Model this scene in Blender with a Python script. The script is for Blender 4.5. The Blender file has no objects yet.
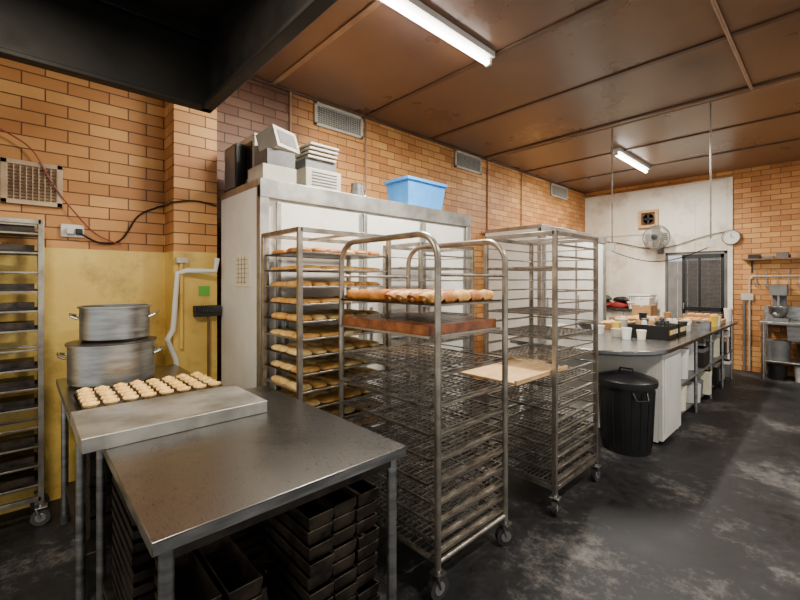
import bpy, bmesh, math, random
from mathutils import Vector, Matrix, Euler
random.seed(7)
R_=random.random
# ------------------------------------------------------------------ materials
def new_mat(name):
    m=bpy.data.materials.new(name); m.use_nodes=True
    nt=m.node_tree; b=nt.nodes['Principled BSDF']
    return m,nt,b
def L(nt,a,b): nt.links.new(a,b)
def srgb(r,g,b):
    f=lambda c:(c/255/12.92 if c/255<=0.04045 else ((c/255+0.055)/1.055)**2.4)
    return (f(r),f(g),f(b),1)
def noisy(name,c1,c2,scale=4,rough=0.5,rough2=None,metal=0,bump=0,detail=6,stretch=(1,1,1),lo=.35,hi=.65,spec=None,grime=None):
    m,nt,b=new_mat(name)
    tc=nt.nodes.new('ShaderNodeTexCoord'); mp=nt.nodes.new('ShaderNodeMapping'); mp.inputs['Scale'].default_value=stretch
    n=nt.nodes.new('ShaderNodeTexNoise'); n.inputs['Scale'].default_value=scale; n.inputs['Detail'].default_value=detail
    n.inputs['Roughness'].default_value=.6
    L(nt,tc.outputs['Object'],mp.inputs[0]); L(nt,mp.outputs[0],n.inputs['Vector'])
    r=nt.nodes.new('ShaderNodeValToRGB'); r.color_ramp.elements[0].position=lo; r.color_ramp.elements[1].position=hi
    r.color_ramp.elements[0].color=c1; r.color_ramp.elements[1].color=c2
    L(nt,n.outputs['Fac'],r.inputs[0]); out=r.outputs[0]
    if grime:
        col,gs,a,c_=grime
        g=nt.nodes.new('ShaderNodeTexNoise'); g.inputs['Scale'].default_value=gs; g.inputs['Detail'].default_value=10; g.inputs['Roughness'].default_value=.7
        L(nt,tc.outputs['Object'],g.inputs['Vector'])
        gr=nt.nodes.new('ShaderNodeMapRange'); gr.inputs[1].default_value=a; gr.inputs[2].default_value=c_
        L(nt,g.outputs['Fac'],gr.inputs[0])
        mx=nt.nodes.new('ShaderNodeMix'); mx.data_type='RGBA'; L(nt,gr.outputs[0],mx.inputs[0]); L(nt,out,mx.inputs[6]); mx.inputs[7].default_value=col
        out=mx.outputs[2]
    L(nt,out,b.inputs['Base Color'])
    b.inputs['Metallic'].default_value=metal; b.inputs['Roughness'].default_value=rough
    if spec is not None: b.inputs['Specular IOR Level'].default_value=spec
    if rough2 is not None:
        mr=nt.nodes.new('ShaderNodeMapRange'); mr.inputs[1].default_value=lo; mr.inputs[2].default_value=hi
        mr.inputs[3].default_value=rough; mr.inputs[4].default_value=rough2
        L(nt,n.outputs['Fac'],mr.inputs[0]); L(nt,mr.outputs[0],b.inputs['Roughness'])
    if bump:
        bp=nt.nodes.new('ShaderNodeBump'); bp.inputs['Strength'].default_value=bump; bp.inputs['Distance'].default_value=.01
        L(nt,n.outputs['Fac'],bp.inputs['Height']); L(nt,bp.outputs[0],b.inputs['Normal'])
    return m
def emis(name,col,s):
    m,nt,b=new_mat(name); b.inputs['Base Color'].default_value=col
    b.inputs['Emission Color'].default_value=col; b.inputs['Emission Strength'].default_value=s
    return m
def brick(name,axis,dark=True):
    m,nt,b=new_mat(name)
    N=nt.nodes.new
    tc=N('ShaderNodeTexCoord'); sp=N('ShaderNodeSeparateXYZ'); cb=N('ShaderNodeCombineXYZ')
    L(nt,tc.outputs['Object'],sp.inputs[0]); L(nt,sp.outputs[axis],cb.inputs[0]); L(nt,sp.outputs[2],cb.inputs[1])
    bt=N('ShaderNodeTexBrick'); bt.inputs['Scale'].default_value=1
    bt.inputs['Brick Width'].default_value=.24; bt.inputs['Row Height'].default_value=.086
    bt.inputs['Mortar Size'].default_value=.005; bt.inputs['Mortar Smooth'].default_value=.4; bt.inputs['Bias'].default_value=0
    bt.inputs['Color1'].default_value=srgb(232,174,102); bt.inputs['Color2'].default_value=srgb(196,132,72)
    bt.inputs['Mortar'].default_value=srgb(112,76,50)
    L(nt,cb.outputs[0],bt.inputs['Vector'])
    n=N('ShaderNodeTexNoise'); n.inputs['Scale'].default_value=1.3; n.inputs['Detail'].default_value=8
    L(nt,tc.outputs['Object'],n.inputs['Vector'])
    r=N('ShaderNodeValToRGB'); r.color_ramp.elements[0].position=.3; r.color_ramp.elements[1].position=.65
    r.color_ramp.elements[0].color=(.6,.5,.42,1); r.color_ramp.elements[1].color=(1,1,1,1)
    L(nt,n.outputs['Fac'],r.inputs[0])
    mx=N('ShaderNodeMix'); mx.data_type='RGBA'; mx.blend_type='MULTIPLY'; mx.inputs[0].default_value=1
    L(nt,bt.outputs['Color'],mx.inputs[6]); L(nt,r.outputs[0],mx.inputs[7])
    out=mx.outputs[2]
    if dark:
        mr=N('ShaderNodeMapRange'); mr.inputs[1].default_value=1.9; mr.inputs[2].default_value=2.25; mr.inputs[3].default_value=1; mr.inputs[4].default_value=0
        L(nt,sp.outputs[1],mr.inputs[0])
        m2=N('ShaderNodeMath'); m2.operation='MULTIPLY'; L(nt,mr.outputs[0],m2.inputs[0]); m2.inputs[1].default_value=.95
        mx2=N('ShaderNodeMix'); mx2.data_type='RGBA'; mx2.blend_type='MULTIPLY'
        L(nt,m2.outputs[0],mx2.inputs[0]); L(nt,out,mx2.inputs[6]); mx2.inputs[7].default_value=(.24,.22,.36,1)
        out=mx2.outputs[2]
    L(nt,out,b.inputs['Base Color']); b.inputs['Roughness'].default_value=.55
    bp=N('ShaderNodeBump'); bp.invert=True; bp.inputs['Strength'].default_value=.6; bp.inputs['Distance'].default_value=.008
    L(nt,bt.outputs['Fac'],bp.inputs['Height']); L(nt,bp.outputs[0],b.inputs['Normal'])
    return m
def floor_mat():
    m,nt,b=new_mat('worn_dark_concrete'); N=nt.nodes.new
    tc=N('ShaderNodeTexCoord')
    a=N('ShaderNodeTexNoise'); a.inputs['Scale'].default_value=1.6; a.inputs['Detail'].default_value=8
    c=N('ShaderNodeTexNoise'); c.inputs['Scale'].default_value=14; c.inputs['Detail'].default_value=12; c.inputs['Roughness'].default_value=.8
    L(nt,tc.outputs['Object'],a.inputs['Vector']); L(nt,tc.outputs['Object'],c.inputs['Vector'])
    ad=N('ShaderNodeMath'); ad.operation='MULTIPLY_ADD'; ad.inputs[1].default_value=.5
    L(nt,a.outputs['Fac'],ad.inputs[0])
    mu=N('ShaderNodeMath'); mu.operation='MULTIPLY'; mu.inputs[1].default_value=.5; L(nt,c.outputs['Fac'],mu.inputs[0]); L(nt,mu.outputs[0],ad.inputs[2])
    r=N('ShaderNodeValToRGB'); e=r.color_ramp.elements
    e[0].position=.38; e[0].color=srgb(18,18,20); e[1].position=.64; e[1].color=srgb(104,101,98)
    e2=r.color_ramp.elements.new(.52); e2.color=srgb(40,40,42)
    L(nt,ad.outputs[0],r.inputs[0]); L(nt,r.outputs[0],b.inputs['Base Color'])
    mr=N('ShaderNodeMapRange'); mr.inputs[1].default_value=.35; mr.inputs[2].default_value=.65; mr.inputs[3].default_value=.40; mr.inputs[4].default_value=.72
    L(nt,ad.outputs[0],mr.inputs[0]); L(nt,mr.outputs[0],b.inputs['Roughness'])
    b.inputs['Specular IOR Level'].default_value=.3
    bp=N('ShaderNodeBump'); bp.inputs['Strength'].default_value=.25; bp.inputs['Distance'].default_value=.006
    L(nt,c.outputs['Fac'],bp.inputs['Height']); L(nt,bp.outputs[0],b.inputs['Normal'])
    return m
M={}
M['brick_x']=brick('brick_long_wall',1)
M['brick_l']=brick('brick_left_wall',1,False)
M['brick_y']=brick('brick_cross_wall',0,False)
M['yellow']=noisy('yellow_gloss_paint',srgb(210,172,80),srgb(240,208,114),1.6,.33,.5,bump=.05,grime=(srgb(126,94,46),2.4,.50,.78))
M['white_wall']=noisy('stained_white_board',srgb(214,202,180),srgb(242,236,222),1.5,.5,lo=.25,hi=.5,stretch=(1,1,.5),grime=(srgb(150,124,92),1.7,.50,.85))
M['ceiling']=noisy('brown_ceiling_gloss',srgb(94,69,52),srgb(130,99,75),.9,.24,.38,lo=.3,hi=.7)
M['batten']=noisy('ceiling_batten_paint',srgb(72,50,36),srgb(98,72,52),2,.4)
M['conduit']=noisy('painted_conduit',srgb(140,106,78),srgb(166,132,100),4,.45)
M['floor']=floor_mat()
M['steel']=noisy('brushed_steel',srgb(150,150,148),srgb(186,186,184),6,.30,.42,metal=1,stretch=(1,1,6))
M['steeltop']=noisy('worn_steel_top',srgb(128,126,124),srgb(152,150,147),30,.24,.36,metal=1,stretch=(1,12,1),detail=8,lo=.2,hi=.8,grime=(srgb(84,80,76),3.5,.52,.8))
M['benchtop']=noisy('bench_steel_top',srgb(128,128,128),srgb(142,142,140),8,.20,.28,metal=1,detail=4,lo=.2,hi=.8,stretch=(4,1,1))
M['alu']=noisy('dull_aluminium',srgb(150,147,141),srgb(192,190,184),5,.38,.5,metal=.9,grime=(srgb(110,98,84),5,.58,.85))
M['rack']=noisy('rack_steel_tube',srgb(132,124,113),srgb(182,174,161),8,.34,metal=.85)
M['wire']=noisy('tray_wire_steel',srgb(104,99,93),srgb(184,178,169),14,.3,metal=.9)
M['pan']=noisy('blackened_pan',srgb(30,26,25),srgb(66,58,52),9,.4,metal=.5)
M['hood']=noisy('sooty_hood',srgb(15,13,12),srgb(28,24,21),3,.5,.7,metal=.3)
M['white']=noisy('white_enamel',srgb(218,215,206),srgb(240,238,231),2,.35,grime=(srgb(168,156,136),2.4,.6,.95))
M['offwhite']=noisy('old_plastic',srgb(176,170,154),srgb(202,196,182),3,.45)
M['tan']=noisy('painted_grille',srgb(176,146,112),srgb(204,178,144),6,.5)
M['greyp']=noisy('grey_plastic',srgb(90,90,90),srgb(118,118,118),4,.5)
M['black']=noisy('black_plastic',srgb(13,13,14),srgb(26,26,28),4,.4)
M['blue']=noisy('blue_plastic',srgb(50,132,214),srgb(80,160,234),3,.35)
M['wood']=noisy('pale_wood',srgb(188,148,98),srgb(214,178,128),6,.55,stretch=(6,1,1))
M['brown']=noisy('brown_wood',srgb(96,66,40),srgb(130,92,58),6,.5)
M['crust']=noisy('golden_crust',srgb(200,132,58),srgb(240,190,108),22,.5,bump=.3)
M['pale']=noisy('pale_pastry',srgb(226,172,92),srgb(252,224,156),18,.55,bump=.2)
M['tart']=noisy('baked_custard_top',srgb(228,164,70),srgb(252,216,130),40,.5,bump=.2)
M['choc']=noisy('glazed_brown_cake',srgb(98,54,32),srgb(150,90,54),14,.3,bump=.2)
M['log']=noisy('baked_log',srgb(130,68,26),srgb(222,148,72),14,.42,bump=.3)
M['tin']=noisy('charred_tin',srgb(20,18,17),srgb(74,64,54),12,.4,metal=.5)
M['red']=noisy('red_bag',srgb(120,30,28),srgb(160,44,40),4,.6)
M['green']=noisy('green_card',srgb(90,170,60),srgb(120,190,80),4,.6)
M['dkgreen']=noisy('dark_green_bag',srgb(36,70,50),srgb(60,96,70),4,.6)
M['yel']=noisy('yellow_plastic',srgb(222,180,40),srgb(240,206,80),4,.5)
M['paper']=noisy('paper',srgb(226,216,184),srgb(240,234,212),12,.8)
M['card']=noisy('cardboard',srgb(160,118,76),srgb(188,146,100),6,.8)
M['darkmesh']=noisy('dark_screen_mesh',srgb(36,34,34),srgb(60,56,54),30,.6)
M['redcord']=noisy('red_cord',srgb(120,46,34),srgb(150,62,46),4,.5)
M['rubber']=noisy('rubber',srgb(30,30,30),srgb(60,60,60),4,.6)
M['fence']=noisy('outdoor_fence',srgb(210,210,204),srgb(240,238,230),4,.8)
M['tube']=emis('fluorescent_tube',(1,.96,.9,1),26)
# ------------------------------------------------------------------ mesh builder
class MB:
    def __init__(s,name): s.name=name; s.bm=bmesh.new(); s.mats=[]
    def mi(s,k):
        m=M[k]
        if m not in s.mats: s.mats.append(m)
        return s.mats.index(m)
    def box(s,x0,x1,y0,y1,z0,z1,k,mat=None,taper=0):
        i=s.mi(k); t=taper
        co=[(x0+t,y0+t,z0),(x1-t,y0+t,z0),(x1-t,y1-t,z0),(x0+t,y1-t,z0),(x0,y0,z1),(x1,y0,z1),(x1,y1,z1),(x0,y1,z1)]
        v=[s.bm.verts.new(mat@Vector(c) if mat else c) for c in co]
        for f in ((0,3,2,1),(4,5,6,7),(0,1,5,4),(1,2,6,5),(2,3,7,6),(3,0,4,7)):
            fc=s.bm.faces.new([v[j] for j in f]); fc.material_index=i
    def tube(s,pts,r,k,n=8,r2=None,cap=True):
        i=s.mi(k); pts=[Vector(p) for p in pts]; rings=[]
        m=len(pts)
        up=None
        for j,p in enumerate(pts):
            if j==0:t=pts[1]-p
            elif j==m-1:t=p-pts[j-1]
            else:
                t=(pts[j+1]-p).normalized()+(p-pts[j-1]).normalized()
            t.normalize()
            if up is None:
                up=Vector((0,0,1)) if abs(t.z)<.9 else Vector((1,0,0))
            u=t.cross(up)
            if u.length<1e-3: u=t.orthogonal()
            u.normalize(); w=t.cross(u); up=(u.cross(t)).normalized()
            rr=r if r2 is None else r+(r2-r)*j/(m-1)
            rings.append([s.bm.verts.new(p+u*rr*math.cos(2*math.pi*q/n)+w*rr*math.sin(2*math.pi*q/n)) for q in range(n)])
        for a,b in zip(rings,rings[1:]):
            for q in range(n):
                f=s.bm.faces.new((a[q],a[(q+1)%n],b[(q+1)%n],b[q])); f.material_index=i
        if cap:
            for rg in (rings[0],rings[-1]):
                f=s.bm.faces.new(rg); f.material_index=i
    def lathe(s,prof,c,k,n=32,mat=None,sx=1,sy=1,pw=1):
        i=s.mi(k); c=Vector(c); rings=[]
        q_=lambda v: math.copysign(abs(v)**pw,v)
        for r,z in prof:
            rg=[]
            for j in range(n):
                a=2*math.pi*(j+.5)/n
                v=Vector((r*sx*q_(math.cos(a)),r*sy*q_(math.sin(a)),z))
                if mat: v=mat@v
                rg.append(s.bm.verts.new(c+v))
            rings.append(rg)
        for a,b in zip(rings,rings[1:]):
            for q in range(n):
                f=s.bm.faces.new((a[q],a[(q+1)%n],b[(q+1)%n],b[q])); f.material_index=i
        if prof[0][0]>1e-4:
            f=s.bm.faces.new(rings[0]); f.material_index=i
        if prof[-1][0]>1e-4:
            f=s.bm.faces.new(rings[-1]); f.material_index=i
    def poly(s,pts,z0,z1,k):
        i=s.mi(k)
        a=[s.bm.verts.new((x,y,z0)) for x,y in pts]; b=[s.bm.verts.new((x,y,z1)) for x,y in pts]
        f=s.bm.faces.new(a); f.material_index=i; f=s.bm.faces.new(b); f.material_index=i
        n=len(pts)
        for j in range(n):
            f=s.bm.faces.new((a[j],a[(j+1)%n],b[(j+1)%n],b[j])); f.material_index=i
    def done(s,bevel=0,seg=2,parent=None):
        bmesh.ops.recalc_face_normals(s.bm,faces=s.bm.faces)
        me=bpy.data.meshes.new(s.name); s.bm.to_mesh(me); s.bm.free()
        for m in s.mats: me.materials.append(m)
        for p in me.polygons: p.use_smooth=True
        me.set_sharp_from_angle(angle=math.radians(38))
        o=bpy.data.objects.new(s.name,me); bpy.context.scene.collection.objects.link(o)
        if bevel:
            md=o.modifiers.new('bevel','BEVEL'); md.width=bevel; md.segments=seg; md.limit_method='ANGLE'; md.angle_limit=math.radians(50)
            md.harden_normals=False
        if parent: o.parent=parent
        return o
def loaf(mb,cx,cy,z,sx,sy,h,k,n=12,pw=1):
    prof=[(.0001,0),(.46,0),(.5,.15),(.5,.5),(.42,.85),(.25,1),(.0001,1)]
    mb.lathe([(r,zz*h) for r,zz in prof],(cx,cy,z),k,n,sx=sx,sy=sy,pw=pw)
def smooth(pts,n=6):
    P=[Vector(p) for p in pts]; P=[P[0]]+P+[P[-1]]; out=[]
    for i in range(1,len(P)-2):
        for j in range(n):
            t=j/n
            out.append(.5*((2*P[i])+(-P[i-1]+P[i+1])*t+(2*P[i-1]-5*P[i]+4*P[i+1]-P[i+2])*t*t+(-P[i-1]+3*P[i]-3*P[i+1]+P[i+2])*t**3))
    out.append(P[-2]); return out
def opentub(w,x0,x1,y0,y1,z0,z1,k,t=.01,tp=.03):
    w.box(x0+tp,x1-tp,y0+tp,y1-tp,z0,z0+t,k)
    i=w.mi(k)
    def rg(o,zz): return [w.bm.verts.new(p) for p in ((x0+o,y0+o,zz),(x1-o,y0+o,zz),(x1-o,y1-o,zz),(x0+o,y1-o,zz))]
    rs=[rg(tp,z0),rg(0,z1-.03),rg(-.015 if t>.008 else -.002,z1-.03 if t>.008 else z1-.008),rg(-.015 if t>.008 else -.002,z1),rg(t,z1),rg(tp+t,z0+t)]
    for a,b in zip(rs,rs[1:]):
        for q in range(4):
            f=w.bm.faces.new((a[q],a[(q+1)%4],b[(q+1)%4],b[q])); f.material_index=i
# ------------------------------------------------------------------ room
WX=-3.70; BY=8.95; H=3.42; EYE=1.52
DX0,DX1,DH=-2.2,-1.27,2.05
w=MB('floor'); w.box(-4.2,3.2,-3.0,12.5,-.1,0,'floor'); w.done()
w=MB('ceiling'); w.box(-4.0,3.2,-3.0,9.25,H,H+.1,'ceiling'); w.done()
k=0
for y in (.6,1.77,2.9,4.0,5.2,6.4,7.6):
    k+=1; w=MB('trim_%d'%k); w.box(WX+.001,3.2,y-.025,y+.025,H-.014,H+.001,'conduit' if k==2 else 'batten'); w.done(.004)
w=MB('trim_8'); w.box(WX+.001,WX+.03,-3,BY,H-.03,H,'batten'); w.done(.004)
w=MB('wall_left')
w.box(WX-.2,WX,1.18,9.15,0,H,'brick_x'); w.box(WX-.2,WX,-3,1.18,1.75,H,'brick_l'); w.box(WX-.2,WX,-3,1.18,0,1.75,'yellow')
w.done()
w=MB('wall_pilaster')
w.box(WX,-3.46,.85,.853,1.75,H,'brick_y'); w.box(WX,-3.45,.853,1.17,1.75,H,'brick_l'); w.box(WX,-3.45,.85,1.17,0,1.75,'yellow'); w.done()
w=MB('wall_back'); w.box(WX,DX0,BY,BY+.15,0,H,'brick_y'); w.done()
w=MB('wall_back_right'); w.box(DX1,3.2,BY,BY+.15,0,H,'brick_y'); w.done()
w=MB('wall_back_lintel'); w.box(DX0,DX1,BY,BY+.15,DH,H,'brick_y'); w.done()
w=MB('wall_panel_back'); w.box(WX+.005,DX0,BY-.03,BY-.002,0,3.30,'white_wall')
for x in (-3.2,-2.85): w.box(x-.02,x+.02,BY-.04,BY-.028,0,3.30,'white_wall')
w.box(WX+.005,DX0,BY-.045,BY-.028,3.26,3.31,'white_wall'); w.box(WX+.005,DX0,BY-.045,BY-.028,2.42,2.45,'offwhite'); w.done(.003)
w=MB('wall_panel_back_lintel'); w.box(DX0,DX1,BY-.03,BY-.002,DH,3.30,'white_wall')
w.box(-1.77,-1.73,BY-.04,BY-.028,DH+.02,3.30,'white_wall'); w.box(DX0,DX1,BY-.045,BY-.028,3.26,3.31,'white_wall'); w.done(.003)
w=MB('wall_panel_back_right'); w.box(DX1,-1.2,BY-.03,BY-.002,0,3.30,'white_wall'); w.box(DX1,-1.2,BY-.045,BY-.028,3.26,3.31,'white_wall'); w.done(.003)
w=MB('outdoor_fence'); 
for i in range(16): w.box(-3.6+i*.2,-3.41+i*.2,11.6,11.63,0,2.0,'fence')
for z in (.4,1.6): w.box(-3.6,-.4,11.63,11.67,z,z+.08,'fence')
w.done(.003)
w=MB('door_1'); e=.003
for a in ((DX0+e,DX0+.03,0,DH-e),(DX1-.05,DX1-e,0,DH-e)): w.box(a[0],a[1],BY+.002,BY+.06,a[2],a[3],'greyp')
w.box(DX0+e,DX1-e,BY+.002,BY+.06,DH-.05,DH-e,'greyp')
x0=DX0+.26;x1=DX1-.05
for a in ((x0,x0+.05,0,DH-.05),(x1-.05,x1,0,DH-.05)): w.box(a[0],a[1],BY+.01,BY+.05,a[2],a[3],'black')
for z in (0,.98,1.93): w.box(x0,x1,BY+.01,BY+.05,z,z+.07,'black')
n=40
for i in range(1,n):
    xx=x0+.05+(x1-x0-.10)*i/n; w.box(xx-.0042,xx+.0042,BY+.02,BY+.03,0,1.95,'darkmesh')
for i in range(1,86):
    zz=i*.0228; w.box(x0+.04,x1-.04,BY+.022,BY+.028,zz-.0038,zz+.0038,'darkmesh')
w.box(x0+.25,x0+.28,BY+.012,BY+.045,0,1.95,'black')
w.box(x0+.02,x0+.04,BY-.03,BY+.01,1.0,1.12,'steel'); w.done(.002)
# ------------------------------------------------------------------ hood
w=MB('exhaust_hood')
hx0,hx1,hy0,hy1,hz=-2.47,1.4,-1.8,.80,2.5
for b in ((hx0,hx0+.03,hy0,hy1),(hx1-.03,hx1,hy0,hy1),(hx0,hx1,hy0,hy0+.03),(hx0,hx1,hy1-.03,hy1)):
    w.box(b[0],b[1],b[2],b[3],hz,hz+.45,'hood')
w.box(hx0,hx1,hy0,hy1,hz+.42,hz+.45,'hood')
for b in ((hx0,hx0+.06,hy0,hy1),(hx0,hx1,hy1-.06,hy1),(hx1-.06,hx1,hy0,hy1)):
    w.box(b[0],b[1],b[2],b[3],hz-.012,hz+.012,'hood')
w.box(hx0+.5,hx1-.5,hy0+.3,hy1-.5,hz+.44,H-.001,'hood')
for i in range(8):
    w.box(hx0+.06+.46*i,hx0+.08+.46*i,hy0,hy1,hz+.36,hz+.42,'hood')
w.done(.004)
# ------------------------------------------------------------------ lights
def fixture(x,y0,y1,power):
    w=MB('fluorescent_light')
    z=H
    w.box(x-.06,x+.06,y0-.03,y1+.03,z-.05,z-.001,'white')
    w.box(x-.03,x+.03,y0-.03,y0,z-.10,z-.05,'white'); w.box(x-.03,x+.03,y1,y1+.03,z-.10,z-.05,'white')
    w.tube([(x,y0,z-.085),(x,y1,z-.085)],.019,'tube',12); o1=w.done(.004)
    l=bpy.data.lights.new('fluorescent_glow','AREA'); l.shape='RECTANGLE'; l.size=.12; l.size_y=y1-y0; l.energy=power; l.color=(1,.935,.82)
    o=bpy.data.objects.new('fluorescent_glow',l); o.location=(x,(y0+y1)/2,z-.12); bpy.context.scene.collection.objects.link(o); o.parent=o1
fixture(-1.98,1.68,2.84,165)
fixture(-2.15,6.25,7.6,150)
fixture(.6,4.2,5.4,65)  # added fixture, out of frame to the right, extra room light
fixture(.6,1.5,2.7,85)  # another added fixture right of the view, lights the near area
fixture(-.9,-2.9,-2.0,90)  # added unseen fixture behind the camera, brightens the foreground
l=bpy.data.lights.new('hood_area_light','AREA'); l.size=.3; l.energy=56; l.color=(1,.88,.68)  # unseen area light inside the hood cavity, no lamp body modelled
o=bpy.data.objects.new('hood_area_light',l); o.location=(-1.4,-.2,hz+.3); bpy.context.scene.collection.objects.link(o)
wd=bpy.data.worlds.new('world'); bpy.context.scene.world=wd; wd.use_nodes=True
wd.node_tree.nodes['Background'].inputs[0].default_value=(1,.98,.94,1); wd.node_tree.nodes['Background'].inputs[1].default_value=.95
# ------------------------------------------------------------------ conduits
w=MB('ceiling_conduit')
w.tube([(-.56,1.0,H-.02),(-.56,5.25,H-.02)],.013,'conduit')
w.tube([(WX+.03,5.25,H-.03),(3.0,5.25,H-.03)],.012,'conduit')
w.done()
outs=[]
for x,zb in ((-.885,1.96),(-1.85,1.98)):
    w=MB('drop_outlet'); w.tube([(x,5.25,H-.045),(x,5.25,zb)],.008,'rack'); w.box(x-.03,x+.03,5.23,5.27,zb-.09,zb,'white')
    outs.append(w.done(.003))
w=MB('wall_conduit')
for y,z0 in ((2.9,2.4),(5.3,1.9),(6.3,1.9),(1.95,2.3)):
    w.tube([(WX+.014,y,z0),(WX+.014,y,H-.031)],.011,'conduit')
w.done()
w=MB('power_cable'); pts=[]
for i in range(21):
    t=i/20; pts.append((-1.85+t*.965,5.25,1.88-.14*math.sin(math.pi*t)))
w.tube(pts,.006,'black',6); w.done(parent=outs[1])
w=MB('black_power_cable'); pts=[]
for i in range(25):
    t=i/24; pts.append((-3.45+t*2.2,BY-.06,2.36-.18*math.sin(math.pi*t)+.04*math.sin(9*t)))
w.tube(pts,.008,'black',6); w.done()
def vent(y0,y1,z0,z1,k='offwhite',g='greyp'):
    w=MB('wall_vent'); x=WX
    w.box(x,x+.012,y0,y1,z0,z1,k)
    f=.03
    w.box(x,x+.03,y0,y0+f,z0,z1,k); w.box(x,x+.03,y1-f,y1,z0,z1,k); w.box(x,x+.03,y0,y1,z0,z0+f,k); w.box(x,x+.03,y0,y1,z1-f,z1,k)
    n=int((z1-z0-.06)/.022)
    for i in range(n):
        z=z0+f+.022*(i+.3); w.box(x+.012,x+.024,y0+f,y1-f,z,z+.010,g)
    m=int((y1-y0)/.03)
    for i in range(1,m): 
        y=y0+(y1-y0)*i/m; w.box(x+.012,x+.027,y-.003,y+.003,z0+f,z1-f,k)
    w.done(.002)
vent(2.22,2.85,3.14,3.385); vent(4.5,5.12,3.14,3.385); vent(7.35,8.03,3.14,3.385); vent(-.10,.21,2.03,2.32,'tan','brown')
# ------------------------------------------------------------------ cool room
def coolroom(name,x0,x1,y0,y1,zt,doors):
    w=MB(name)
    w.box(x0,x1-.02,y0,y1,0.0,zt-.02,'white')
    for y in (y0,y1-.06): w.box(x1-.05,x1+.012,y-.004,y+.064,0,zt,'alu')
    w.box(x1-.03,x1+.015,y0-.004,y1+.004,zt-.13,zt,'alu'); w.box(x0,x1,y0-.008,y0+.02,zt-.05,zt,'alu')
    w.box(x0,x1,y0,y1,zt-.03,zt-.005,'alu')
    w.box(x1-.03,x1+.012,y0,y1,0.02,.12,'alu')
    for a,b in doors:
        w.box(x1-.02,x1+.004,a,b,.14,zt-.15,'white')
        for q in (a,b-.035): w.box(x1-.01,x1+.010,q,q+.035,.14,zt-.15,'alu')
        w.box(x1+.004,x1+.016,a+.06,a+.09,1.0,1.3,'steel')
    return w.done(.004)
CX=-2.70
cr_=coolroom('cool_room',-3.44,CX,1.2,3.55,2.23,[(1.32,2.08),(2.1,2.8),(2.82,3.46)])
coolroom('upright_freezer',-3.66,-2.75,5.2,7.5,2.3,[(5.3,6.3),(6.3,7.4)])
w=MB('price_list'); w.box(-3.12,-2.86,1.192,1.199,1.48,1.72,'paper')
for i in range(6): w.box(-3.09,-2.90,1.189,1.192,1.51+i*.033,1.513+i*.033,'brown')
for i in range(3): w.box(-3.06+i*.06,-3.058+i*.06,1.189,1.192,1.50,1.70,'brown')
w.done(parent=cr_)
z=2.231
w=MB('crt_monitor')
w.box(-3.36,-3.02,1.30,1.36,z+.03,z+.42,'offwhite'); 
w.poly([(-3.34,1.35),(-3.03,1.35),(-3.08,1.62),(-3.28,1.62)],z+.06,z+.38,'greyp')
w.box(-3.32,-3.06,1.295,1.30,z+.09,z+.37,'black'); w.box(-3.3,-3.05,1.3,1.6,z,z+.05,'offwhite'); w.done(.012,3)
w=MB('cash_register')
w.box(-3.0,-2.74,1.24,1.50,z,z+.12,'offwhite')
w.poly([(-2.98,1.28),(-2.76,1.28),(-2.76,1.5),(-2.98,1.5)],z+.12,z+.24,'greyp')
rot=Matrix.Translation((-2.86,1.42,z+.26))@Matrix.Rotation(math.radians(20),4,'Z')@Matrix.Rotation(math.radians(-18),4,'Y')
w.box(-.08,.10,-.12,.12,-.03,.14,'offwhite',rot); w.box(.10,.104,-.09,.09,0,.11,'greyp',rot)
w.done(.01,3)
w=MB('desktop_printer')
w.box(-3.02,-2.74,1.58,1.90,z,z+.16,'offwhite'); w.box(-2.98,-2.78,1.60,1.88,z+.16,z+.24,'greyp')
for i in range(4): w.box(-2.99+i*.012,-2.76+i*.012,1.61,1.87,z+.245+i*.03,z+.262+i*.03,'offwhite')
for i in range(5): w.box(-2.742,-2.735,1.63,1.86,z+.03+i*.024,z+.04+i*.024,'greyp')
w.box(-2.98,-2.96,1.63,1.86,z+.2,z+.38,'white'); w.done(.008,3)
w=MB('speaker_box'); w.box(-3.40,-3.16,1.215,1.285,z,z+.36,'black'); w.box(-3.38,-3.18,1.21,1.215,z+.02,z+.34,'greyp'); w.done(.008)
w=MB('metal_jug'); w.lathe([(.001,0),(.06,0),(.065,.02),(.05,.11),(.055,.13),(.05,.13),(.045,.11),(.001,.1)],(-2.83,2.13,z),'steel',20)
w.tube([(-2.83,2.19,z+.11),(-2.83,2.23,z+.09),(-2.83,2.22,z+.04),(-2.83,2.19,z+.03)],.006,'steel'); w.done()
w=MB('blue_tub')
opentub(w,-3.06,-2.74,2.66,3.20,z,z+.28,'blue')
w.done(.01,3)
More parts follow.
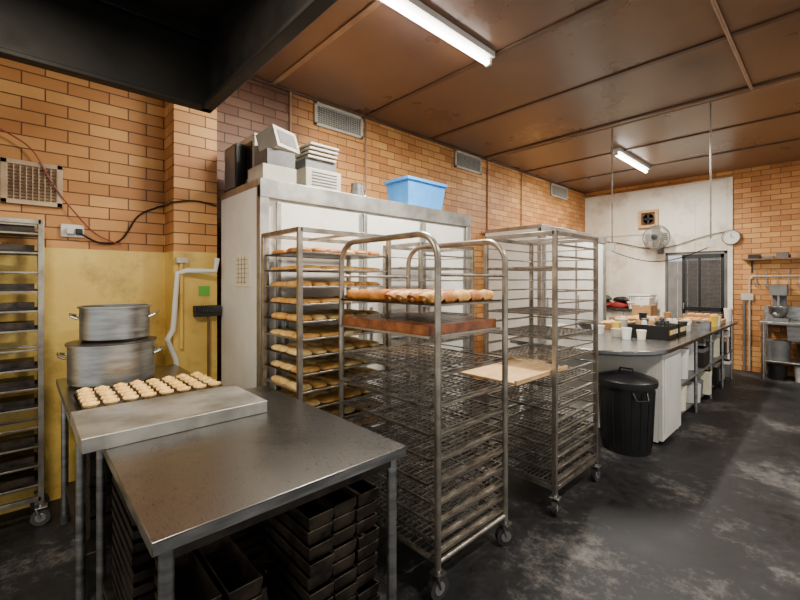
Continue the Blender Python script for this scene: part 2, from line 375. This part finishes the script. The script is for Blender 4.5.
# ------------------------------------------------------------------ casters / racks
def caster(w,x,y,r=.05,ang=0):
    c,s_=math.cos(ang),math.sin(ang)
    w.tube([(x-s_*-.016,y-c*.016,r),(x+s_*-.016,y+c*.016,r)],r,'rubber',20)
    w.tube([(x-s_*-.019,y-c*.019,r),(x+s_*-.019,y+c*.019,r)],r*.55,'alu',14)
    for sg in (-1,1):
        px=x-s_*sg*.022; py=y+c*sg*.022
        w.tube([(px,py,r),(px-c*.02,py-s_*.02,r*2+.012)],.007,'steel',6)
    w.box(x-.03,x+.03,y-.03,y+.03,r*2+.008,r*2+.018,'steel')
    w.tube([(x,y,r*2+.018),(x,y,r*2+.05)],.012,'steel',8)
def rackbox(name,x0,x1,y0,y1,zt,levels,matk='rack',pw=.028,fl=.014):
    w=MB(name); b=.13; h=pw/2
    for x in (x0,x1):
        for y in (y0,y1):
            w.box(x-h,x+h,y-h,y+h,b,zt,matk); caster(w,x,y,.05,1.57+(R_()-.5)*.7)
    for z in (zt-h,b+.04):
        for x in (x0,x1): w.box(x-h,x+h,y0,y1,z-h,z+h,matk)
        for y in (y0,y1): w.box(x0,x1,y-h,y+h,z-h,z+h,matk)
    w.box(x0,x1,(y0+y1)/2-.01,(y0+y1)/2+.01,zt-.03,zt-.01,matk)
    for z in levels:
        for x,sg in ((x0,1),(x1,-1)):
            a,c=(x+sg*.002,x+sg*(h+.022)); w.box(min(a,c),max(a,c),y0,y1,z-.003,z,matk)
            w.box(x-.003,x+.003,y0,y1,z-.003,z+fl,matk)
        w.box(x0,x1,y1-.004,y1+.004,z-.003,z+.008,matk)
    return w.done(.002)
def solidtray(w,x0,x1,y0,y1,z,k='pan',rim=.018):
    w.box(x0,x1,y0,y1,z,z+.002,k)
    t=.004
    w.box(x0-t,x0,y0-t,y1+t,z,z+rim,k); w.box(x1,x1+t,y0-t,y1+t,z,z+rim,k); w.box(x0,x1,y0-t,y0,z,z+rim,k); w.box(x0,x1,y1,y1+t,z,z+rim,k)
def wiretray(w,x0,x1,y0,y1,z,nx,ny,k='wire',t=.0018,fr=.005):
    for x in (x0,x1): w.box(x-fr,x+fr,y0,y1,z,z+.012,k)
    for y in (y0,y1): w.box(x0,x1,y-fr,y+fr,z,z+.012,k)
    for i in range(1,nx):
        x=x0+(x1-x0)*i/nx; w.box(x-t,x+t,y0,y1,z+.006,z+.006+2*t,k)
    for i in range(1,ny):
        y=y0+(y1-y0)*i/ny; w.box(x0,x1,y-t*1.3,y+t*1.3,z+.002,z+.002+2*t,k)
lv=[.22+.105*i for i in range(15)]
r1=rackbox('bakery_rack',-2.635,-2.155,1.20,1.90,1.84,lv,fl=.008)
w=MB('pastry_trays'); 
for li,z in enumerate(lv):
    solidtray(w,-2.615,-2.175,1.205,1.88,z+.001,'pan' if li%3 else 'alu',.006)
    if z<.45: continue
    kk='pale' if z<1.35 else ('crust' if z<1.6 else 'log')
    if li%2:   # flat square pastries
        for a in range(3):
            for b in range(4):
                loaf(w,-2.605+(a+.5)*.42/3,1.215+(b+.5)*.655/4,z+.003,.138,.160,.026+.008*R_(),kk if R_()<.7 else 'crust',16,pw=.45)
    else:      # long folded strips
        for b in range(6):
            for a in range(2):
                loaf(w,-2.605+(a+.5)*.42/2,1.215+(b+.5)*.655/6,z+.003,.205,.100,.032+.008*R_(),kk if R_()<.7 else 'crust',16,pw=.5)
w.done(parent=r1)
# rack 2: arched frame rack
ax0,ax1,ay0,ay1=-2.10,-1.30,1.46,2.04
w=MB('bakery_rack'); r=.017; zt=1.755; cr=.13
for y in (ay0,ay1):
    pts=[(ax0,y,.14),(ax0,y,zt-cr)]
    for i in range(1,9):
        a=math.pi/2*i/8; pts.append((ax0+cr-cr*math.cos(a),y,zt-cr+cr*math.sin(a)))
    for i in range(0,9):
        a=math.pi/2*i/8; pts.append((ax1-cr+cr*math.sin(a),y,zt-cr+cr*math.cos(a)))
    pts.append((ax1,y,.14)); 
    w.tube(pts,r,'rack',12)
    w.tube([(ax0,y,.17),(ax1,y,.17)],.013,'rack',10)
    for x in (ax0,ax1): caster(w,x,y,.055,1.57+(R_()-.5)*(.5 if x==ax0 else 2))
for x in (ax0,ax1): w.tube([(x,ay0,.17),(x,ay1,.17)],.013,'rack',10); w.tube([(x,ay0,1.55),(x,ay1,1.55)],.009,'rack',10)
lv2=[.20,.27,.35,.44,.54,.65,.77,.91,1.06,1.24,1.40]
for z in lv2:
    for x,sg in ((ax0,1),(ax1,-1)):
        a,c=x+sg*.002,x+sg*.034; w.box(min(a,c),max(a,c),ay0,ay1,z-.003,z,'rack'); w.box(x-.003+sg*.004,x+.003+sg*.004,ay0,ay1,z-.003,z+.006,'rack')
r2=w.done()
w=MB('wire_cooling_trays')
for z in lv2[:-2]:
    q=(R_()-.5)*.04
    wiretray(w,ax0+.03,ax1-.03,ay0-.03+q,ay1+.0+q,z+.001,20,8,t=.0024,fr=.006)
w.done(parent=r2)
w=MB('slab_cake_tray')
z=lv2[-2]; solidtray(w,ax0+.03,ax1-.03,ay0-.03,ay1-.01,z+.001,'alu',.012)
w.box(ax0+.04,ax1-.04,ay0-.02,ay1-.03,z+.004,z+.062,'choc')
for i in range(1,12): 
    x=ax0+.045+i*(ax1-ax0-.09)/12; w.box(x-.0015,x+.0015,ay0-.021,ay1-.029,z+.04,z+.063,'brown')
w.done(.014,4,parent=r2)
w=MB('pastry_log_tray')
z=lv2[-1]; solidtray(w,ax0+.03,ax1-.03,ay0-.02,ay1-.01,z+.001,'pan',.010)
for j in range(5):
    pts=[(ax0+.05+i*.045,ay0+.03+j*.09,z+.036+.002*math.sin(i*2.1+j)) for i in range(9)]
    w.tube(pts,.032,'log',14)
for i in range(5):
    for j in range(4):
        x=ax1-.07-j*.085; y=ay0+.035+i*.11
        w.tube([(x,y-.05,z+.028),(x,y-.045,z+.034),(x,y,z+.038),(x,y+.045,z+.034),(x,y+.05,z+.028)],.034,'log' if (i+j)%2 else 'crust',12)
        w.tube([(x,y-.053,z+.034),(x,y-.046,z+.034)],.018,'choc',10)
        w.tube([(x,y-.056,z+.034),(x,y-.046,z+.034)],.007,'pale',8)
w.done(parent=r2)
# rack 3
lv3=[.20+.078*i for i in range(21)]
r3=rackbox('bakery_rack',-1.78,-1.245,2.54,3.20,1.85,lv3,fl=.008)
w=MB('wire_cooling_trays')
for i,z in enumerate(lv3):
    if abs(z-.90)<.05: continue
    if i>14 and i%3: continue
    if i%2 and i>4: continue
    wiretray(w,-1.755,-1.27,2.52,3.17,z+.001,16,10,'wire',t=.0025)
w.done(parent=r3)
w=MB('wooden_tray'); zb=.905
x0,x1=-1.72,-1.27
w.box(x0,x1,2.12,2.78,zb,zb+.016,'wood'); w.box(x0,x0+.02,2.12,2.78,zb+.016,zb+.03,'wood'); w.box(x1-.02,x1,2.12,2.78,zb+.016,zb+.03,'wood'); w.done(.003,parent=r3)
r4=rackbox('bakery_rack',-2.60,-2.18,2.25,2.9,1.82,[.22+.1*i for i in range(16)],fl=.008)
w=MB('wire_cooling_trays')
for i in range(0,16,2): wiretray(w,-2.58,-2.2,2.24,2.88,.221+.1*i,12,14,'wire')
w.done(parent=r4)
r5=rackbox('tray_rack',-3.62,-3.38,-.55,.09,1.90,[.25+.12*i for i in range(14)],'rack',fl=.008)
w=MB('baking_trays')
for i in range(0,14): 
    if i%4==3: continue
    solidtray(w,-3.60,-3.40,-.53,.075,.251+.12*i,'pan')
    for q in range(3): w.box(-3.58+q*.06,-3.53+q*.06,-.5,.06,.254+.12*i,.254+.12*i+.05,'tin')
w.done(parent=r5)
# ------------------------------------------------------------------ tables
def table(name,x0,x1,y0,y1,z,legs,shelf=None):
    w=MB(name)
    w.box(x0,x1,y0,y1,z-.006,z,'steeltop')
    for a in ((x0,x0+.004,y0,y1),(x1-.004,x1,y0,y1),(x0,x1,y0,y0+.004),(x0,x1,y1-.004,y1)): w.box(*a,z-.035,z-.001,'steel')
    for x,y in legs: 
        w.tube([(x,y,.03),(x,y,z-.01)],.019,'steel',14); w.tube([(x,y,0),(x,y,.05)],.024,'rubber',12)
    xs=[l[0] for l in legs]; ys=[l[1] for l in legs]
    for y in (min(ys),max(ys)): w.box(min(xs),max(xs),y-.012,y+.012,z-.075,z-.035,'pan')
    for x in (min(xs),max(xs)): w.box(x-.012,x+.012,min(ys),max(ys),z-.075,z-.035,'pan')
    if shelf: w.box(min(xs),max(xs),min(ys),max(ys),shelf-.02,shelf,'pan')
    return w.done(.002)
t1=table('steel_table',-2.31,-1.10,.225,1.06,.90,[(-2.27,.265),(-1.14,.265),(-2.27,1.02),(-1.14,1.02)],.16)
t2=table('steel_bench_table',-3.36,-2.325,.16,.84,.90,[(-3.3,.2),(-2.37,.2),(-3.3,.80),(-2.37,.80)],.25)
w=MB('stacked_baking_pans'); z=.251
for j in range(9):
    q=(R_()-.5)*.03; solidtray(w,-3.2+q,-2.5+q,.25,.75,z,'pan',.045); z+=.05
w.done(parent=t2)
w=MB('baking_sheet_lid'); x0,x1,y0,y1=-2.25,-1.83,.155,.85
w.box(x0,x1,y0,y1,.948,.955,'alu'); 
for a in ((x0,x0+.004,y0,y1),(x1-.004,x1,y0,y1),(x0,x1,y0,y0+.004),(x0,x1,y1-.004,y1)): w.box(*a,.901,.952,'alu')
w.done(.003)
w=MB('tart_tin')
x0,x1,y0,y1=-2.72,-2.335,.20,.83
w.box(x0,x1,y0,y1,.925,.931,'pan')
nx,ny=5,8
for a in range(nx):
    for b in range(ny):
        cx=x0+(a+.5)*(x1-x0)/nx; cy=y0+(b+.5)*(y1-y0)/ny
        w.lathe([(.022,.901),(.032,.928)],(cx,cy,0),'pan',14)
for a in ((x0,x0+.004,y0,y1),(x1-.004,x1,y0,y1),(x0,x1,y0,y0+.004),(x0,x1,y1-.004,y1)): w.box(*a,.915,.931,'pan')
tt=w.done()
w=MB('egg_tarts')
for a in range(nx):
    for b in range(ny):
        cx=x0+(a+.5)*(x1-x0)/nx+(R_()-.5)*.006; cy=y0+(b+.5)*(y1-y0)/ny+(R_()-.5)*.006
        z=.9315; dz=.004*R_()
        w.lathe([(.001,0),(.026,0),(.034,.012),(.033,.018),(.028,.019),(.026,.014)],(cx,cy,z),'pale',14)
        w.lathe([(.026,.0135),(.018,.022+dz),(.008,.026+dz),(.001,.027+dz)],(cx,cy,z),'tart',14)
w.done(parent=tt)
def pot(name,c,r,h,k='alu'):
    w=MB(name); t=.006
    w.lathe([(.001,0),(r-.015,0),(r,.015),(r,h-.012),(r+.010,h-.010),(r+.010,h),(r-t,h),(r-t,.012),(.001,.010)],c,k,48)
    for sg in (-1,1):
        a=math.radians(75)
        ux,uy=math.cos(a)*sg,math.sin(a)*sg; vx,vy=-uy,ux
        cx,cy,cz=c; zz=cz+h*.72
        pts=[(cx+ux*(r-.002)+vx*.06,cy+uy*(r-.002)+vy*.06,zz-.015),(cx+ux*(r+.03)+vx*.055,cy+uy*(r+.03)+vy*.055,zz),(cx+ux*(r+.045),cy+uy*(r+.045),zz+.012),(cx+ux*(r+.03)-vx*.055,cy+uy*(r+.03)-vy*.055,zz),(cx+ux*(r-.002)-vx*.06,cy+uy*(r-.002)-vy*.06,zz-.015)]
        w.tube(pts,.008,k,8)
    return w.done()
p1=pot('stock_pot',(-3.08,.42,.901),.225,.245,'steel')
w=MB('pot_lid'); w.lathe([(.001,.003),(.236,.0),(.236,.003),(.001,.006)],(-3.08,.42,1.1465),'pan',40); w.done(parent=p1)
pot('stock_pot',(-3.12,.44,1.153),.185,.212,'steel')
def tin(w,x0,x1,y0,y1,z,h):
    opentub(w,x0,x1,y0,y1,z,z+h,'tin',.004,.008)
w=MB('bread_tin_stack')
z=.162; 
for j in range(11):
    for i in range(3):
        y=.70+i*.105+(R_()-.5)*.01; x=-1.52+(R_()-.5)*.02
        tin(w,x,x+.32,y,y+.095,z,.050)
    z+=.0515
w.done(.0015)
w=MB('muffin_pan_stack'); z=.162
for j in range(11):
    q=(R_()-.5)*.02
    solidtray(w,-2.2+q,-1.75+q,.30,.85,z,'pan',.03)
    for a in range(4):
        for b in range(5): w.lathe([(.02,.004),(.034,.028)],(-2.15+q+a*.115,.35+b*.11,z),'pan',10)
    z+=.052
w.done()
w=MB('bread_tin_stack'); z=.162
for j in range(6):
    for i in range(2):
        y=.35+i*.13; x=-1.66+(R_()-.5)*.03; tin(w,x,x+.34,y,y+.11,z,.06)
    z+=.062
w.done(.0015)
# ------------------------------------------------------------------ left wall fittings
w=MB('power_outlet'); w.box(WX,WX+.02,.20,.33,1.83,1.92,'white'); w.box(WX+.02,WX+.05,.23,.27,1.85,1.89,'white'); w.box(WX+.02,WX+.05,.28,.32,1.85,1.89,'black'); ou=w.done(.004)
xw=WX+.02
w=MB('black_cable')
w.tube(smooth([(xw+.03,.30,1.86),(xw,.42,1.80),(xw,.55,1.83),(xw,.66,2.02),(xw,.78,2.10),(-3.66,.835,2.12),(-3.5,.838,2.12),(-3.436,.842,2.12),(-3.436,1.0,2.15),(-3.436,1.16,2.13)]),.007,'black',6); w.done(parent=ou)
w=MB('red_cable'); w.tube(smooth([(xw+.015,-.1,2.5),(xw+.015,.05,2.40),(xw+.015,.16,2.18),(xw+.015,.28,2.0),(xw+.015,.40,1.86),(xw+.015,.55,1.79)]),.005,'redcord',6); w.done(parent=ou)
w=MB('drain_pipe')
w.tube([(-3.33,1.13,1.70),(-3.34,1.12,1.60),(-3.37,1.02,1.60),(-3.40,.93,1.60),(-3.42,.87,1.58),(-3.42,.84,1.15),(-3.42,.80,1.08),(-3.42,.86,.92),(-3.42,.89,.6),(-3.42,.89,.02)],.02,'white',12)
w.tube([(-3.43,.90,1.66),(-3.43,.90,1.0)],.014,'yellow',10); w.box(-3.448,-3.40,.86,.94,1.66,1.70,'offwhite'); w.done()
w=MB('broom')
w.tube([(-3.41,1.09,0.0),(-3.41,1.09,1.25)],.010,'brown',10)
w.box(-3.44,-3.385,.985,1.185,1.24,1.27,'black'); 
for i in range(14):
    y=.99+i*.0145; w.box(-3.44,-3.385,y-.006,y+.006,1.27,1.325,'rubber')
w.done(.003)
w=MB('green_notice'); w.box(-3.449,-3.443,1.03,1.11,1.40,1.48,'green'); w.done()
# ------------------------------------------------------------------ work bench right
w=MB('long_work_bench')
top=[(-2.35,3.78),(-1.46,3.78),(-1.25,3.90),(-1.09,4.08),(-1.02,4.30),(-1.02,8.1),(-2.35,8.1)]
w.poly(top,.865,.90,'benchtop')
w.poly([(-2.30,3.83),(-1.48,3.83),(-1.27,3.94),(-1.13,4.1),(-1.06,4.31),(-1.06,8.06),(-2.30,8.06)],.845,.865,'greyp')
w.box(-2.25,-1.12,4.31,4.34,0.02,.845,'white')
w.box(-1.12,-1.08,4.31,4.95,.04,.845,'white'); w.box(-1.078,-1.07,4.36,4.90,.1,.80,'white')
w.box(-2.25,-1.15,4.34,8.05,.05,.08,'greyp'); w.box(-1.9,-1.87,4.34,8.05,.05,.845,'pan')
w.box(-2.25,-1.1,4.92,4.95,.0,.845,'white')
for y in (5.7,6.5,7.3,8.03): 
    w.box(-2.25,-1.45,y-.015,y+.015,.0,.845,'greyp'); w.tube([(-1.1,y,0),(-1.1,y,.86)],.018,'steel',10)
w.box(-1.88,-1.08,4.95,8.03,.44,.46,'greyp')
w.box(-2.28,-2.25,3.85,3.9,0,.85,'white')
wb=w.done(.004)
w=MB('under_bench_supplies')
ks=['white','card','black','offwhite','greyp','alu','paper','black','white','pan']
for (ya,yb) in ((4.97,5.67),(5.73,6.47),(6.53,7.27),(7.33,8.0)):
    for zz,hm in ((.082,.34),(.462,.35)):
        y=ya+.01
        while y<yb-.12:
            wd_=.14+R_()*.16; wd_=min(wd_,yb-.01-y); h=.16+R_()*(hm-.17); kx=random.choice(ks); xo=-1.11+(R_()-.5)*.08
            if R_()<.45: 
                w.lathe([(.001,0),(wd_/2-.01,0),(wd_/2-.002,h*.88),(wd_/2,h*.88),(wd_/2,h),(.001,h)],(xo-wd_/2,y+wd_/2,zz),kx,18)
            else:
                w.box(xo-.28,xo,y,y+wd_-.01,zz,zz+h,kx); w.box(xo-.285,xo+.004,y-.003,y+wd_-.007,zz+h*.8,zz+h,random.choice(ks))
            y+=wd_+.015
w.done(.004,parent=wb)
w=MB('black_rubbish_bin'); c=(-1.30,4.03,0)
w.lathe([(.001,0),(.195,0),(.20,.02),(.225,.58),(.245,.585),(.245,.62),(.232,.62),(.232,.60)],c,'black',36)
w.lathe([(.249,.60),(.249,.635),(.235,.65),(.12,.685),(.10,.69),(.001,.695)],c,'black',36)
for i in range(18):
    a=2*math.pi*i/18; ca,sa=math.cos(a),math.sin(a)
    w.tube([(c[0]+ca*.203,c[1]+sa*.203,.06),(c[0]+ca*.224,c[1]+sa*.224,.55)],.006,'black',6)
for a in (math.radians(-45),math.radians(135)):
    ca,sa=math.cos(a),math.sin(a)
    w.tube([(c[0]+ca*.23-sa*.06,c[1]+sa*.23+ca*.06,.56),(c[0]+ca*.27-sa*.05,c[1]+sa*.27+ca*.05,.5),(c[0]+ca*.27+sa*.05,c[1]+sa*.27-ca*.05,.5),(c[0]+ca*.23+sa*.06,c[1]+sa*.23-ca*.06,.56)],.01,'black',8)
w.tube([(c[0]-.06,c[1],.69),(c[0]-.05,c[1],.725),(c[0]+.05,c[1],.725),(c[0]+.06,c[1],.69)],.009,'black',8)
w.done()
zt=.901
w=MB('black_produce_crate')
for j in range(2):
    x0,x1,y0,y1=-1.60,-1.20,5.0+j*.42,5.38+j*.42
    opentub(w,x0,x1,y0,y1,zt,zt+.14,'black',.008,.01)
    for i in range(6):
        w.box(x1-.002,x1+.006,y0+.03+i*.055,y0+.06+i*.055,zt+.04,zt+.09,'white' if i%2 else 'yel')
    w.box(x0+.03,x1-.03,y0+.03,y1-.03,zt+.012,zt+.11,'card')
    for i in range(5): w.lathe([(.001,0),(.03,0),(.03,.05),(.02,.07),(.001,.07)],(x0+.08+i*.06,y0+.1+.15*R_(),zt+.11),random.choice(['card','white','black','paper']),12)
w.done(.003)
w=MB('plastic_tubs')
for (x,y,r,h,kk) in ((-1.52,4.72,.05,.12,'white'),(-1.40,4.80,.045,.10,'paper'),(-1.66,4.85,.06,.09,'offwhite'),(-1.75,5.1,.05,.14,'yel'),(-1.9,4.95,.07,.10,'white'),(-1.72,6.1,.06,.12,'greyp'),(-1.3,6.2,.05,.13,'paper'),(-1.5,6.15,.05,.1,'white'),(-1.12,7.9,.05,.2,'white'),(-1.12,8.02,.04,.17,'red'),
    (-1.78,5.35,.07,.16,'offwhite'),(-1.12,6.85,.045,.15,'yel'),(-1.11,7.0,.04,.13,'white'),(-1.82,6.3,.05,.18,'black'),(-1.72,7.1,.05,.15,'card')):
    w.lathe([(.001,0),(r*.8,0),(r,h*.9),(r*1.06,h*.9),(r*1.06,h),(.001,h)],(x,y,zt),kk,20)
w.done()
w=MB('pastry_boxes')
for (x0,x1,y0,y1,h,kk) in ((-2.3,-1.85,6.4,6.8,.08,'card'),(-2.25,-1.85,6.9,7.35,.06,'crust'),(-1.68,-1.2,6.6,7.05,.05,'pale'),(-1.6,-1.1,7.15,7.6,.06,'yel'),(-1.65,-1.2,7.65,8.0,.1,'card'),(-2.2,-1.85,5.6,6.1,.07,'paper')):
    opentub(w,x0,x1,y0,y1,zt,zt+h,'card' if kk not in('yel',) else 'wood',.006,.004)
    for a in range(4):
        for b in range(4): loaf(w,x0+.03+(a+.5)*(x1-x0-.06)/4,y0+.03+(b+.5)*(y1-y0-.06)/4,zt+.008,.09,.09,h,kk if kk in('crust','pale') else 'crust',10)
w.done()
w=MB('cardboard_cartons')
for (x0,x1,y0,y1,z0,h,kk) in ((-2.33,-2.05,7.5,7.85,0,.22,'card'),(-2.3,-2.08,7.52,7.8,.221,.12,'white'),(-1.80,-1.62,5.65,5.9,0,.1,'card'),(-1.52,-1.22,5.88,6.05,0,.09,'white'),(-2.3,-2.1,4.5,4.8,0,.1,'paper')):
    w.box(x0,x1,y0,y1,zt+z0,zt+z0+h,kk); w.box((x0+x1)/2-.02,(x0+x1)/2+.02,y0-.001,y1+.001,zt+z0+h-.03,zt+z0+h+.001,'offwhite')
w.done(.003)
w=MB('mixing_bowl'); w.lathe([(.001,0),(.07,0),(.15,.09),(.155,.10),(.145,.1),(.07,.01),(.001,.008)],(-2.1,5.2,zt),'steel',28); w.done()
w=MB('saucepan'); w.lathe([(.001,0),(.10,0),(.105,.10),(.11,.10),(.10,.10),(.09,.01),(.001,.008)],(-1.18,6.42,zt),'steel',28); w.tube([(-1.18,6.33,zt+.09),(-1.18,6.2,zt+.10)],.01,'black',8); w.done()
# back bench
w=MB('back_counter'); w.box(-3.66,-2.28,8.35,8.90,.96,1.0,'benchtop'); w.box(-3.64,-2.32,8.42,8.88,.1,.96,'white')
for x in (-3.2,-2.76): w.box(x-.004,x+.004,8.412,8.42,.12,.94,'greyp')
for x in (-3.25,-2.82,-2.4): w.box(x-.05,x+.05,8.40,8.42,.82,.84,'steel')
w.box(-3.6,-2.36,8.46,8.85,0,.1,'black'); w.done(.004)
w=MB('white_bread_crate'); opentub(w,-2.68,-2.32,8.42,8.8,1.001,1.13,'white',.01,.01); opentub(w,-2.68,-2.32,8.42,8.8,1.135,1.27,'white',.01,.01)
for i in range(9): w.box(-2.66+i*.038,-2.65+i*.038,8.41,8.43,1.03,1.24,'greyp')
w.done(.003)
def sack(name,cx,cy,z,sx,sy,h,k):
    w=MB(name); i=w.mi(k); n=20; rings=[]
    for r,zz in ((.001,0),(.4,0),(.5,.1),(.52,.35),(.49,.6),(.42,.8),(.3,.88),(.001,.9)):
        rg=[]
        for j in range(n):
            a=2*math.pi*j/n; q=lambda c_: math.copysign(abs(c_)**.45,c_)
            rg.append(w.bm.verts.new((cx+r*sx*q(math.cos(a))+.012*math.sin(3*a+zz*9),cy+r*sy*q(math.sin(a)),z+h*zz+(.02*math.sin(2.3*a+zz*5)*(zz>.5)))))
        rings.append(rg)
    for a,b in zip(rings,rings[1:]):
        for q in range(n):
            f=w.bm.faces.new((a[q],a[(q+1)%n],b[(q+1)%n],b[q])); f.material_index=i
    w.done()
sack('flour_bag',-3.50,8.6,1.001,.26,.4,.22,'paper'); sack('flour_bag',-3.19,8.6,1.001,.28,.4,.13,'red')
sack('flour_bag',-3.19,8.6,1.13,.24,.36,.10,'dkgreen'); sack('flour_bag',-2.86,8.6,1.001,.28,.4,.12,'red'); sack('flour_bag',-2.86,8.6,1.122,.24,.34,.08,'black')
w=MB('exhaust_fan_box'); x,z=-2.47,2.72; y=BY-.03
for a in ((-.17,-.12,-.17,.17),(.12,.17,-.17,.17),(-.12,.12,-.17,-.12),(-.12,.12,.12,.17)): w.box(x+a[0],x+a[1],y-.08,y,z+a[2],z+a[3],'wood')
w.box(x-.12,x+.12,y-.02,y,z-.12,z+.12,'brown')
RX=Matrix.Rotation(math.pi/2,4,'X')
w.lathe([(.10,0),(.11,0),(.11,.05),(.10,.05),(.10,0)],(x,y-.02,z),'brown',24,mat=RX)
for i in range(4): w.box(-.02,.02,.0,.09,-.003,.003,'black',Matrix.Translation((x,y-.05,z))@Matrix.Rotation(i*math.pi/2,4,'Y')@Matrix.Rotation(math.pi/2,4,'X'))
w.done(.004)
w=MB('wall_fan'); x,z=-2.27,2.33; yc=8.62
for rr,dy in ((.22,0),(.20,-.05),(.13,-.085),(.06,-.095),(.20,.05),(.12,.08)):
    w.tube([(x+rr*math.cos(t*math.pi/16),yc+dy,z+rr*math.sin(t*math.pi/16)) for t in range(33)],.009 if dy==0 else .005,'greyp',6,cap=False)
for i in range(30):
    a=i*math.pi/15; c_,s_=math.cos(a),math.sin(a)
    w.tube([(x+.03*c_,yc-.095,z+.03*s_),(x+.13*c_,yc-.085,z+.13*s_),(x+.20*c_,yc-.05,z+.20*s_),(x+.22*c_,yc,z+.22*s_),(x+.20*c_,yc+.05,z+.20*s_),(x+.05*c_,yc+.09,z+.05*s_)],.003,'offwhite',4)
for i in range(4):
    mt=Matrix.Translation((x,yc-.01,z))@Matrix.Rotation(i*math.pi/2,4,'Y')@Matrix.Rotation(math.radians(25),4,'Z')
    w.box(-.07,.07,-.003,.003,.02,.18,'greyp',mt)
w.lathe([(.05,0),(.05,.02),(.001,.025)],(x,yc-.09,z),'black',20,mat=RX)
w.tube([(x,yc+.0,z),(x,yc+.17,z)],.07,'greyp',20); w.tube([(x,yc+.13,z-.02),(x,yc+.18,z-.2),(x,8.915,z-.2)],.02,'greyp',10); w.box(x-.05,x+.05,8.9,8.918,z-.3,z-.1,'greyp')
w.done()
w=MB('wall_clock'); x,z=-1.22,2.27
w.lathe([(.001,.0),(.12,0),(.125,.03),(.11,.035),(.108,.02),(.001,.02)],(x,8.915,z),'white',36,mat=RX)
w.tube([(x+.122*math.cos(t*math.pi/18),8.885,z+.122*math.sin(t*math.pi/18)) for t in range(37)],.008,'greyp',6,cap=False)
w.box(x-.004,x+.004,8.888,8.892,z,z+.07,'black'); w.box(x,x+.05,8.888,8.892,z-.003,z+.003,'black')
for i in range(12):
    a=i*math.pi/6; w.box(x+.09*math.cos(a)-.004,x+.09*math.cos(a)+.004,8.889,8.893,z+.09*math.sin(a)-.004,z+.09*math.sin(a)+.004,'black')
w.done()
w=MB('wall_shelf'); w.box(-1.05,1.2,8.70,8.948,1.86,1.885,'brown')
for x in (-.95,-.1,.7): w.box(x-.01,x+.01,8.72,8.948,1.82,1.86,'black'); w.box(x-.01,x+.01,8.93,8.948,1.66,1.86,'black')
for i in range(7):
    x=-.98+i*.17; h=.03+.05*R_()
    w.box(x,x+.14,8.74,8.92,1.886,1.886+h,random.choice(['black','card','greyp','brown']))
w.done()
w=MB('hanging_utensils')
for i in range(5):
    x=-.9+i*.13; l=.16+.14*R_()
    w.tube([(x,8.925,1.70),(x,8.925,1.70-l)],.007,'steel',6); w.tube([(x,8.945,1.70),(x,8.92,1.70)],.005,'steel',6)
    for q in range(5):
        a=q*math.pi/5; w.tube([(x,8.91,1.70-l),(x+.03*math.cos(a),8.91+.01*math.sin(a),1.70-l-.05),(x,8.91,1.70-l-.11),(x-.03*math.cos(a),8.91-.01*math.sin(a),1.70-l-.05),(x,8.91,1.70-l)],.003,'steel',4,cap=False)
w.done()
w=MB('wall_pipework')
w.tube([(-.98,8.92,0.02),(-.98,8.92,1.55),(-.94,8.92,1.60),(-.3,8.92,1.60)],.012,'offwhite',8); w.tube([(-1.05,8.92,.02),(-1.05,8.92,1.3)],.016,'greyp',8); w.box(-1.09,-.93,8.90,8.948,1.20,1.31,'offwhite'); w.done()
w=MB('sink_bench'); w.box(-.80,2.0,8.33,8.94,.86,.90,'steel'); w.box(-.80,2.0,8.92,8.945,.9,1.12,'steel')
for x in (-.76,.6,1.95):
    for y in (8.37,8.9): w.tube([(x,y,0),(x,y,.86)],.02,'steel',10)
w.box(-.76,1.95,8.37,8.9,.28,.30,'steel'); opentub(w,-.5,.05,8.42,8.85,.62,.87,'steel',.006,.01)
w.tube(smooth([(-.2,8.9,.9),(-.2,8.9,1.18),(-.2,8.82,1.24),(-.2,8.72,1.18),(-.2,8.72,1.12)]),.013,'steel',8)
sb=w.done(.003)
w=MB('planetary_mixer'); x,y,z=-.60,8.62,.901
w.box(x-.12,x+.12,y-.2,y+.2,z,z+.05,'greyp'); w.box(x-.08,x+.08,y+.06,y+.18,z+.05,z+.42,'greyp'); w.box(x-.10,x+.10,y-.18,y+.2,z+.40,z+.56,'greyp')
w.lathe([(.001,0),(.06,0),(.11,.06),(.12,.17),(.115,.17),(.05,.01),(.001,.01)],(x,y-.07,z+.06),'steel',24); w.tube([(x,y-.07,z+.40),(x,y-.07,z+.12)],.014,'steel',8)
w.done(.012,3)
w=MB('dish_stack')
for i in range(6): w.lathe([(.001,0),(.08,0),(.12,.02),(.12,.024),(.001,.008)],(.3,8.6,.901+i*.012),'white',24)
w.done(parent=sb)
w=MB('storage_drums')
for (x,y,r,h,kk) in ((-.6,8.6,.14,.3,'greyp'),(-.25,8.6,.15,.26,'pan'),(.15,8.6,.14,.32,'black')):
    w.lathe([(.001,0),(r*.9,0),(r,h*.9),(r*1.05,h*.9),(r*1.05,h),(.001,h)],(x,y,.301),kk,24)
for (x,r,h,kk) in ((-.62,.12,.22,'black'),(-.3,.13,.24,'white')):
    w.lathe([(.001,0),(r*.9,0),(r,h*.9),(r*1.05,h*.9),(r*1.05,h),(.001,h)],(x,8.6,.001),kk,24)
w.done(parent=sb)
# ------------------------------------------------------------------ camera
cd=bpy.data.cameras.new('camera'); cam=bpy.data.objects.new('camera',cd); bpy.context.scene.collection.objects.link(cam)
cam.location=(0,0,EYE); cam.rotation_euler=(math.pi/2,0,math.radians(47)); cd.sensor_width=36; cd.lens=406/800*36; cd.shift_y=-19/800
cd.clip_start=.05
bpy.context.scene.camera=cam
